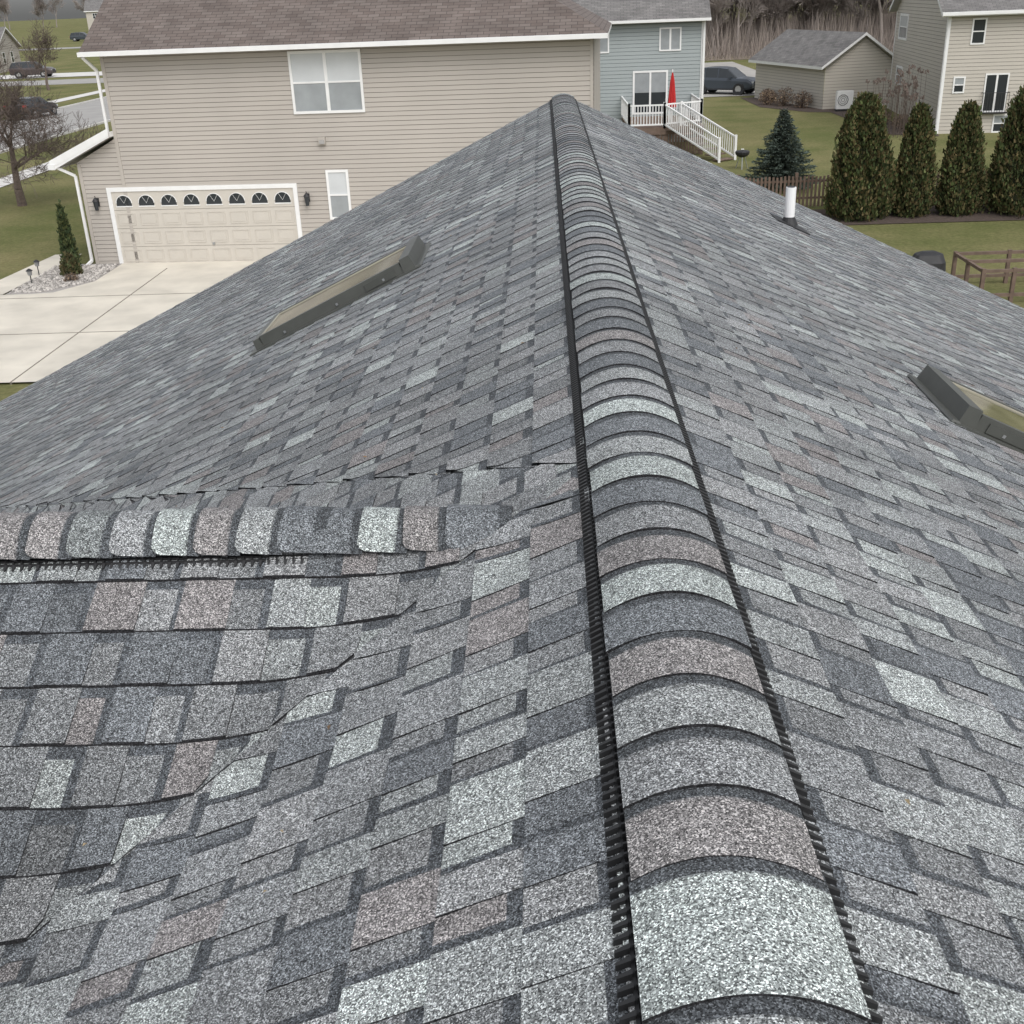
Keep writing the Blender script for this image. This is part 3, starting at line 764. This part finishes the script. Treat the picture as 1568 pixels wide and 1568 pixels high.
def rnd_unit(rg):
    while True:
        v=Vector((rg.uniform(-1,1),rg.uniform(-1,1),rg.uniform(-1,1)))
        if .05<v.length<1: return v.normalized()
def arbor(name,x,y,h,R,seed,n=9000,cols=None,pw=.33,ls=.062,lum=1.5):
    rg=random.Random(seed); mb=MB()
    cols=cols or [(.050,.066,.022),(.060,.070,.026),(.080,.070,.030),(.038,.052,.020),(.095,.074,.034)]
    ph=[(rg.uniform(0,6.28),rg.uniform(0,6.28)) for _ in range(6)]
    def prof(t,a):
        if t<.12: b=.80+t*1.67
        else: b=1.0
        r=R*b*(1-t)**pw*(1-.18*t)
        f=1+.10*sin(3*a+ph[0][0]+5*t)+.09*sin(7*a+ph[1][0]+11*t)+.09*sin(13*a+23*t+ph[2][0])
        return r*f
    ns,nr=12,14
    for j in range(nr+1):
        t=j/nr*.95
        for i in range(ns):
            a=2*pi*i/ns; r=prof(t,a)*.74; mb.v.append((x+r*cos(a),y+r*sin(a),.05+t*h*.97))
    for j in range(nr):
        for i in range(ns):
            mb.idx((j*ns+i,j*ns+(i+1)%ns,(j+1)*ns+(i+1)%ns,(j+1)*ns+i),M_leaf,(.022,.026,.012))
    for _ in range(n):
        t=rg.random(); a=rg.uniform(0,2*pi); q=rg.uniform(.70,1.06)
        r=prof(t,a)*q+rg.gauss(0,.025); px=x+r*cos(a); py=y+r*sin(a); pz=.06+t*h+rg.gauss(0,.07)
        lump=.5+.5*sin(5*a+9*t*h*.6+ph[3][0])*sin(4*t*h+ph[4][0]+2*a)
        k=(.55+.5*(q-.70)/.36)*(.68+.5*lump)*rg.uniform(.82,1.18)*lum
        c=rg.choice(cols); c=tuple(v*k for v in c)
        out=Vector((cos(a),sin(a),0)); up=(Vector((0,0,1))+out*rg.uniform(0,.7)+rnd_unit(rg)*.45).normalized()
        sd=up.cross(rnd_unit(rg)).normalized(); s=ls*rg.uniform(.6,1.5); p=Vector((px,py,pz))
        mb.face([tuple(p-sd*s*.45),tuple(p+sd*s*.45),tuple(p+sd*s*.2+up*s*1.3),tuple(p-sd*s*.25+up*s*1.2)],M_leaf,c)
    mb.tube((x,y,-.05),(x,y,.6),.08,.06,M_bark,6)
    return mb.make(name)
arbor('arborvitae_tree',9.75,36.6,3.55,1.06,1,17000)
arbor('arborvitae_tree',11.45,36.7,3.2,.70,2,11000)
arbor('arborvitae_tree',12.95,36.7,3.2,.74,3,11000)
arbor('arborvitae_tree',14.9,36.7,3.7,1.2,4,17000)
arbor('arborvitae_tree',17.2,36.8,3.6,1.2,5,8000)
arbor('columnar_evergreen',-14.2,32.3,1.75,.24,6,3000,[(.045,.065,.025),(.07,.08,.03),(.03,.045,.02)],.5,.05)
arbor('low_evergreen_shrub',-13.9,31.5,.5,.30,8,1500,[(.09,.075,.035),(.05,.06,.025)],.45,.05)
def spruce(name,x,y,h,R,seed):
    rg=random.Random(seed); mb=MB(); mb.tube((x,y,-.05),(x,y,h*.97),.06,.01,M_bark,6)
    z=.12
    while z<h*.98:
        t=z/h; rr=R*(1-t)**.85+.03; nb=max(5,int(12*(1-t)+5))
        for b in range(nb):
            a=2*pi*b/nb+rg.uniform(-.25,.25)+z*3; l=rr*rg.uniform(.75,1.18)
            for k in range(int(l/.035)+2):
                q=(k+.5)/(l/.035+2); rad=l*q; zz=z+.12*q*q*l-.10*q+.02
                for _ in range(3):
                    w=.12*(1-q*.6)
                    p=Vector((x+rad*cos(a),y+rad*sin(a),zz))+Vector((-sin(a),cos(a),0))*rg.uniform(-w,w)*1.6+Vector((0,0,rg.uniform(-.03,.03)))
                    dd=(Vector((cos(a),sin(a),rg.uniform(-.1,.5)))+rnd_unit(rg)*.7).normalized(); sd=dd.cross(rnd_unit(rg)).normalized()
                    s=rg.uniform(.05,.1); kk=(.35+1.1*q)*rg.uniform(.7,1.25)*1.35; c=(.042*kk,.055*kk,.045*kk)
                    mb.face([tuple(p-sd*s*.3),tuple(p+sd*s*.3),tuple(p+dd*s*1.2)],M_leaf,c)
        z+=.13*(1-t*.4)
    mb.make(name)
spruce('blue_spruce_tree',8.45,42.6,2.85,1.38,3)
def bush(name,x,y,w,h,seed,cols,n=1200,ls=.06):
    rg=random.Random(seed); mb=MB()
    for _ in range(60):
        a=rg.uniform(0,6.28); r=w*.5*rg.random(); mb.tube((x,y,0),(x+r*cos(a),y+r*sin(a),h*rg.uniform(.6,1.05)*sqrt(max(.1,1-(r/w*2)**2*.6))),.012,.005,M_bark,3)
    for _ in range(n):
        v=rnd_unit(rg)*rg.uniform(.5,1); p=Vector((x+v.x*w/2,y+v.y*w/2,h*.45+v.z*h*.5)); p.z=max(.02,p.z)
        d=rnd_unit(rg); sd=d.cross(rnd_unit(rg)).normalized(); s=ls*rg.uniform(.5,1.4); k=rg.uniform(.5,1.3); c=tuple(q*k for q in rg.choice(cols))
        mb.face([tuple(p-sd*s*.4),tuple(p+sd*s*.4),tuple(p+d*s)],M_leaf,c)
    mb.make(name)
TAN=[(.22,.16,.11),(.28,.20,.13),(.14,.10,.08)]
for k,(x,y,w,h) in enumerate([(14.0,75.5,1.2,1.0),(14.8,74.2,1.4,1.2),(15.6,72.6,1.3,1.1),(14.4,77.5,1.1,.9)]): bush('dormant_shrub',x,y,w,h,50+k,TAN,700,.08)
for k,(x,y,w,h) in enumerate([(17.6,62.5,1.1,.8),(18.0,60.0,1.2,.8)]): bush('dormant_shrub',x,y,w,h,60+k,TAN,700,.08)
bush('dried_flower_plant',-13.6,30.7,.5,.3,77,TAN,300,.04)
mb=MB(); rg=random.Random(8)
for k in range(60):
    x=17.1+rg.uniform(-1.3,1.3); y=57.5+rg.uniform(-1,1.5); h=rg.uniform(1.6,3.1); q=(x+rg.gauss(0,.15),y+rg.gauss(0,.15),h)
    mb.tube((x,y,0),q,.016,.010,M_bark,3)
    for _ in range(7):
        v=rnd_unit(rg)*.08; p=Vector(q)+v; mb.tube(p-Vector((0,0,.05)),p+Vector((0,0,.05)),.035,.02,M_bark,4)
mb.make('dried_perennial_stalks')
def bed(name,pts,z,mat):
    mb=MB(); poly(mb,pts,z,mat); mb.make(name)
bed('mulch_bed',[(8.3,35.4),(19,35.2),(19,38.3),(8.0,38.2),(7.9,36.6)],.02,M_mulch)
bed('mulch_bed',[(13.2,81),(13.3,74),(15.4,70),(16.6,69.5),(16.6,58),(18.8,56.6),(19,57.6),(17.8,71),(16.4,72),(14.3,81)],.02,M_mulch)
bed('gravel_bed',[(-14.9,29.35),(-14.2,29.3),(-13.6,29.4),(-12.9,30.6),(-12.9,32.9),(-14.7,33.05)],.045,plain('gravel_base',(.33,.31,.29),.9,.3,20))
mb=MB(); rg=random.Random(12)
for _ in range(2200):
    x=rg.uniform(-14.85,-12.95); y=rg.uniform(29.5,32.7)
    if y<29.5+(x+14.0)*1.1 : continue
    s=rg.uniform(.02,.05); k=rg.uniform(.4,1.2); c=(.50*k,.47*k,.44*k); z=.05
    mb.box8([(x-s,y-s*.8,z),(x+s,y-s,z),(x+s*.8,y+s,z),(x-s,y+s*.7,z),(x-s*.5,y-s*.5,z+s),(x+s*.5,y-s*.4,z+s*1.1),(x+s*.4,y+s*.5,z+s),(x-s*.5,y+s*.4,z+s*.9)],M_pebble,c)
mb.make('gravel_stones')
for (lx,ly) in ((-14.6,30.4),(-14.9,31.6)):
    mb=MB(); mb.tube((lx,ly,0),(lx,ly,.4),.015,.015,M_rubber,5); mb.tube((lx,ly,.32),(lx,ly,.44),.06,.08,M_metal,8,cap=True); mb.tube((lx,ly,.44),(lx,ly,.5),.1,.02,M_rubber,8); mb.make('garden_path_light')
mb=MB(); x=6.2
while x<20:
    mb.box(x,x+.07,38.6,38.63,.05,1.05+.02*sin(x*9),M_wood); x+=.13
for z in (.3,.85): mb.box(6.2,20,38.64,38.68,z,z+.07,M_wood)
for k in range(8): mb.box(6.2+k*1.95,6.3+k*1.95,38.69,38.79,0,1.15,M_wood)
mb.make('picket_fence')
mb=MB()
def beam(p,q,w=.05): mb.tube(p,q,w,w,M_wood,4,cap=True)
gx,gy=9.75,25.6
for (ax_,ay_) in ((0,0),(.7,0),(1.5,0),(2.6,0),(0,1.0),(0,1.9),(1.3,1.9),(2.6,1.9),(2.6,1.0)):
    beam((gx+ax_,gy+ay_,0),(gx+ax_,gy+ay_,.82),.06)
for z in (.2,.76):
    beam((gx,gy,z),(gx+2.6,gy,z)); beam((gx,gy+1.9,z),(gx+2.6,gy+1.9,z)); beam((gx,gy,z),(gx,gy+1.9,z)); beam((gx+2.6,gy,z),(gx+2.6,gy+1.9,z))
beam((gx,gy+1.0,.76),(gx+2.6,gy+1.0,.76)); 
mb.make('wooden_garden_enclosure')
mb=MB(); cxg,cyg=8.42,25.5
prof=[(.0,.36,.26),(.75,.40,.30),(1.05,.38,.28),(1.22,.30,.20),(1.28,.15,.08)]
rings=[]
for z,a,b in prof:
    i=len(mb.v)
    for k in range(16):
        t=2*pi*k/16; rr=1+.04*sin(5*t+z*7); ex=.55
        cxx=abs(cos(t))**ex*(1 if cos(t)>0 else -1); syy=abs(sin(t))**ex*(1 if sin(t)>0 else -1)
        mb.v.append((cxg+a*cxx*rr,cyg+b*syy*rr,z))
    rings.append(i)
for r in range(4):
    for k in range(16): mb.idx((rings[r]+k,rings[r]+(k+1)%16,rings[r+1]+(k+1)%16,rings[r+1]+k),M_rubber)
mb.idx([rings[4]+k for k in range(16)],M_rubber); mb.make('covered_barbecue')
mb=MB(); kx,ky=7.95,48.2
for k in range(3):
    a=k*2.09+.4; mb.tube((kx+.28*cos(a),ky+.28*sin(a),0),(kx+.12*cos(a),ky+.12*sin(a),.5),.018,.018,M_metal,5)
N_=14
pr=[(.45,.06),(.5,.2),(.58,.28),(.66,.30),(.68,.30),(.72,.26),(.74,.04)]
ri=[]
for z,r in pr:
    ri.append(len(mb.v))
    for k in range(N_): mb.v.append((kx+r*cos(2*pi*k/N_),ky+r*sin(2*pi*k/N_),z))
for j in range(len(pr)-1):
    for k in range(N_): mb.idx((ri[j]+k,ri[j]+(k+1)%N_,ri[j+1]+(k+1)%N_,ri[j+1]+k),M_rubber)
mb.tube((kx-.06,ky,.78),(kx+.06,ky,.78),.015,.015,M_metal,5); mb.make('kettle_grill')

# ------------------------------------------------------------ cars
def car(name,x,y,heading,color,suv=True):
    mb=MB(); P=plain(name+'_paint',color,.35,.03); P.node_tree.nodes['Principled BSDF'].inputs['Coat Weight'].default_value=.15
    hw=.96 if suv else .90
    if suv: st=[(-2.45,.45,.90,.93,.70),(-2.40,.38,1.08,1.14,.80),(-2.12,.34,1.14,1.68,.73),(-1.2,.30,1.13,1.77,.74),(-.2,.30,1.11,1.78,.74),(.45,.30,1.10,1.71,.72),(1.25,.30,1.08,1.12,.84),(2.1,.34,1.02,1.05,.80),(2.38,.40,.86,.90,.72),(2.45,.45,.70,.72,.66)]
    else: st=[(-2.3,.42,.80,.84,.66),(-2.22,.36,.96,1.0,.76),(-1.75,.32,.99,1.05,.76),(-1.1,.28,.97,1.38,.66),(-.2,.26,.95,1.45,.66),(.35,.26,.94,1.40,.65),(1.15,.26,.92,.96,.78),(1.95,.30,.84,.88,.74),(2.22,.38,.70,.73,.66),(2.28,.42,.60,.62,.6)]
    rings=[]
    for (sx,zb,zt,zr_,wt) in st:
        i=len(mb.v); taper=1-.10*(abs(sx)/2.45)**4
        w=hw*taper
        pts=[(w*.90,zb),(w*1.0,zb+.12),(w*1.0,zt-.18),(w*.94,zt),(wt*taper,zr_-.03),(wt*.8,zr_)]
        for (a,z) in pts: mb.v.append((sx,-a,z))
        for (a,z) in pts[::-1]: mb.v.append((sx,a,z))
        rings.append(i)
    n=12
    for j in range(len(st)-1):
        cab=max(st[j][3]-st[j][2],st[j+1][3]-st[j+1][2])>.2
        for k in range(n):
            k2=(k+1)%n; mat=P
            if k==11: mat=M_tire
            if cab and k in (3,7): mat=M_glass
            if cab and k in (4,5,6) and abs(st[j][3]-st[j+1][3])>.28: mat=M_glass
            mb.idx((rings[j]+k,rings[j]+k2,rings[j+1]+k2,rings[j+1]+k),mat)
    mb.idx([rings[0]+k for k in range(n)][::-1],P); mb.idx([rings[-1]+k for k in range(n)],P)
    R=.38 if suv else .33
    for wx in (-1.42,1.48):
        for sg in (-1,1):
            mb.tube((wx,sg*(hw-.22),R),(wx,sg*(hw+.015),R),R,R,M_tire,18,cap=True)
            mb.tube((wx,sg*(hw-.1),R),(wx,sg*(hw+.025),R),R*.66,R*.60,M_rim,10,cap=True)
            mb.tube((wx,sg*(hw-.25),R),(wx,sg*(hw+.004),R+.03),R*1.16,R*1.16,M_rubber,18,cap=True)
    e_=st[-2]
    mb.box(2.40,2.47,-.42,.42,.58,.84,M_rubber) if suv else None
    for sg in (-1,1):
        mb.box(2.20,2.42,sg*.62-.16,sg*.62+.16,e_[2]-.12,e_[2]-.0,M_blind)
        mb.box(-2.455,-2.3,sg*.72-.12,sg*.72+.12,.85,1.02,M_red)
        mb.box(.75,.92,sg*(hw+.05)-.08,sg*(hw+.05)+.08,1.08,1.2,P)
    for xx in (-1.15,-.15): 
        for sg in (-1,1): mb.box8([(xx-.04,sg*hw*.93,1.05),(xx+.04,sg*hw*.93,1.05),(xx+.04,sg*hw*.96,1.08),(xx-.04,sg*hw*.96,1.08),(xx-.04,sg*.74,st[3][3]-.04),(xx+.04,sg*.74,st[3][3]-.04),(xx+.04,sg*.76,st[3][3]-.03),(xx-.04,sg*.76,st[3][3]-.03)],P)
    o=mb.make(name,None,recalc=True); o.location=(x,y,gz(x,y)+.03); o.rotation_euler=(0,0,heading)
    return o
car('parked_suv',12.7,84.8,radians(-35),(.045,.055,.07),True)
car('parked_car',-60.5,139.5,radians(5),(.06,.045,.045),True)
car('parked_car',-80,232,radians(170),(.05,.05,.055),True)
car('parked_car',-101,262,radians(0),(.04,.05,.06),True)
car('parked_car',-38.0,86,radians(85),(.03,.03,.035),False)
car('parked_car',-72,226,radians(0),(.03,.035,.04),False)

# ------------------------------------------------------------ camera, light
cam_d=bpy.data.cameras.new('camera'); cam=bpy.data.objects.new('camera',cam_d); COL.objects.link(cam)
th=radians(24.9); ph=.041; ro=.04
F=Vector((-sin(ph)*cos(th),cos(ph)*cos(th),-sin(th))); R0=Vector((cos(ph),sin(ph),0)); U0=R0.cross(F)
Rv=R0*cos(ro)-U0*sin(ro); Uv=U0*cos(ro)+R0*sin(ro)
M=Matrix((( Rv.x,Uv.x,-F.x,-.22),(Rv.y,Uv.y,-F.y,0),(Rv.z,Uv.z,-F.z,RZ+1.05),(0,0,0,1)))
cam.matrix_world=M; cam_d.sensor_width=36; cam_d.lens=39; cam_d.clip_start=.05; cam_d.clip_end=3000
scene.camera=cam
w=bpy.data.worlds.new('World'); scene.world=w; w.use_nodes=True; nt=w.node_tree
el,az=radians(52),radians(155)
bg=nt.nodes['Background']; sk=nt.nodes.new('ShaderNodeTexSky'); sk.sky_type='NISHITA'; sk.sun_disc=False
sk.sun_elevation=el; sk.sun_rotation=az; sk.dust_density=3; sk.air_density=1
hs=nt.nodes.new('ShaderNodeHueSaturation'); hs.inputs['Saturation'].default_value=.22; hs.inputs['Value'].default_value=1.35
nt.links.new(sk.outputs[0],hs.inputs['Color']); nt.links.new(hs.outputs[0],bg.inputs[0]); bg.inputs[1].default_value=.15
sd=bpy.data.lights.new('sun','SUN'); sd.energy=1.1; sd.angle=radians(40); sd.color=(1,.985,.965)
so=bpy.data.objects.new('sun',sd); COL.objects.link(so)
dirv=Vector((sin(az)*cos(el),cos(az)*cos(el),sin(el)))
so.rotation_euler=dirv.to_track_quat('Z','Y').to_euler()
scene.view_settings.view_transform='Standard'; scene.view_settings.look='None'; scene.view_settings.exposure=0
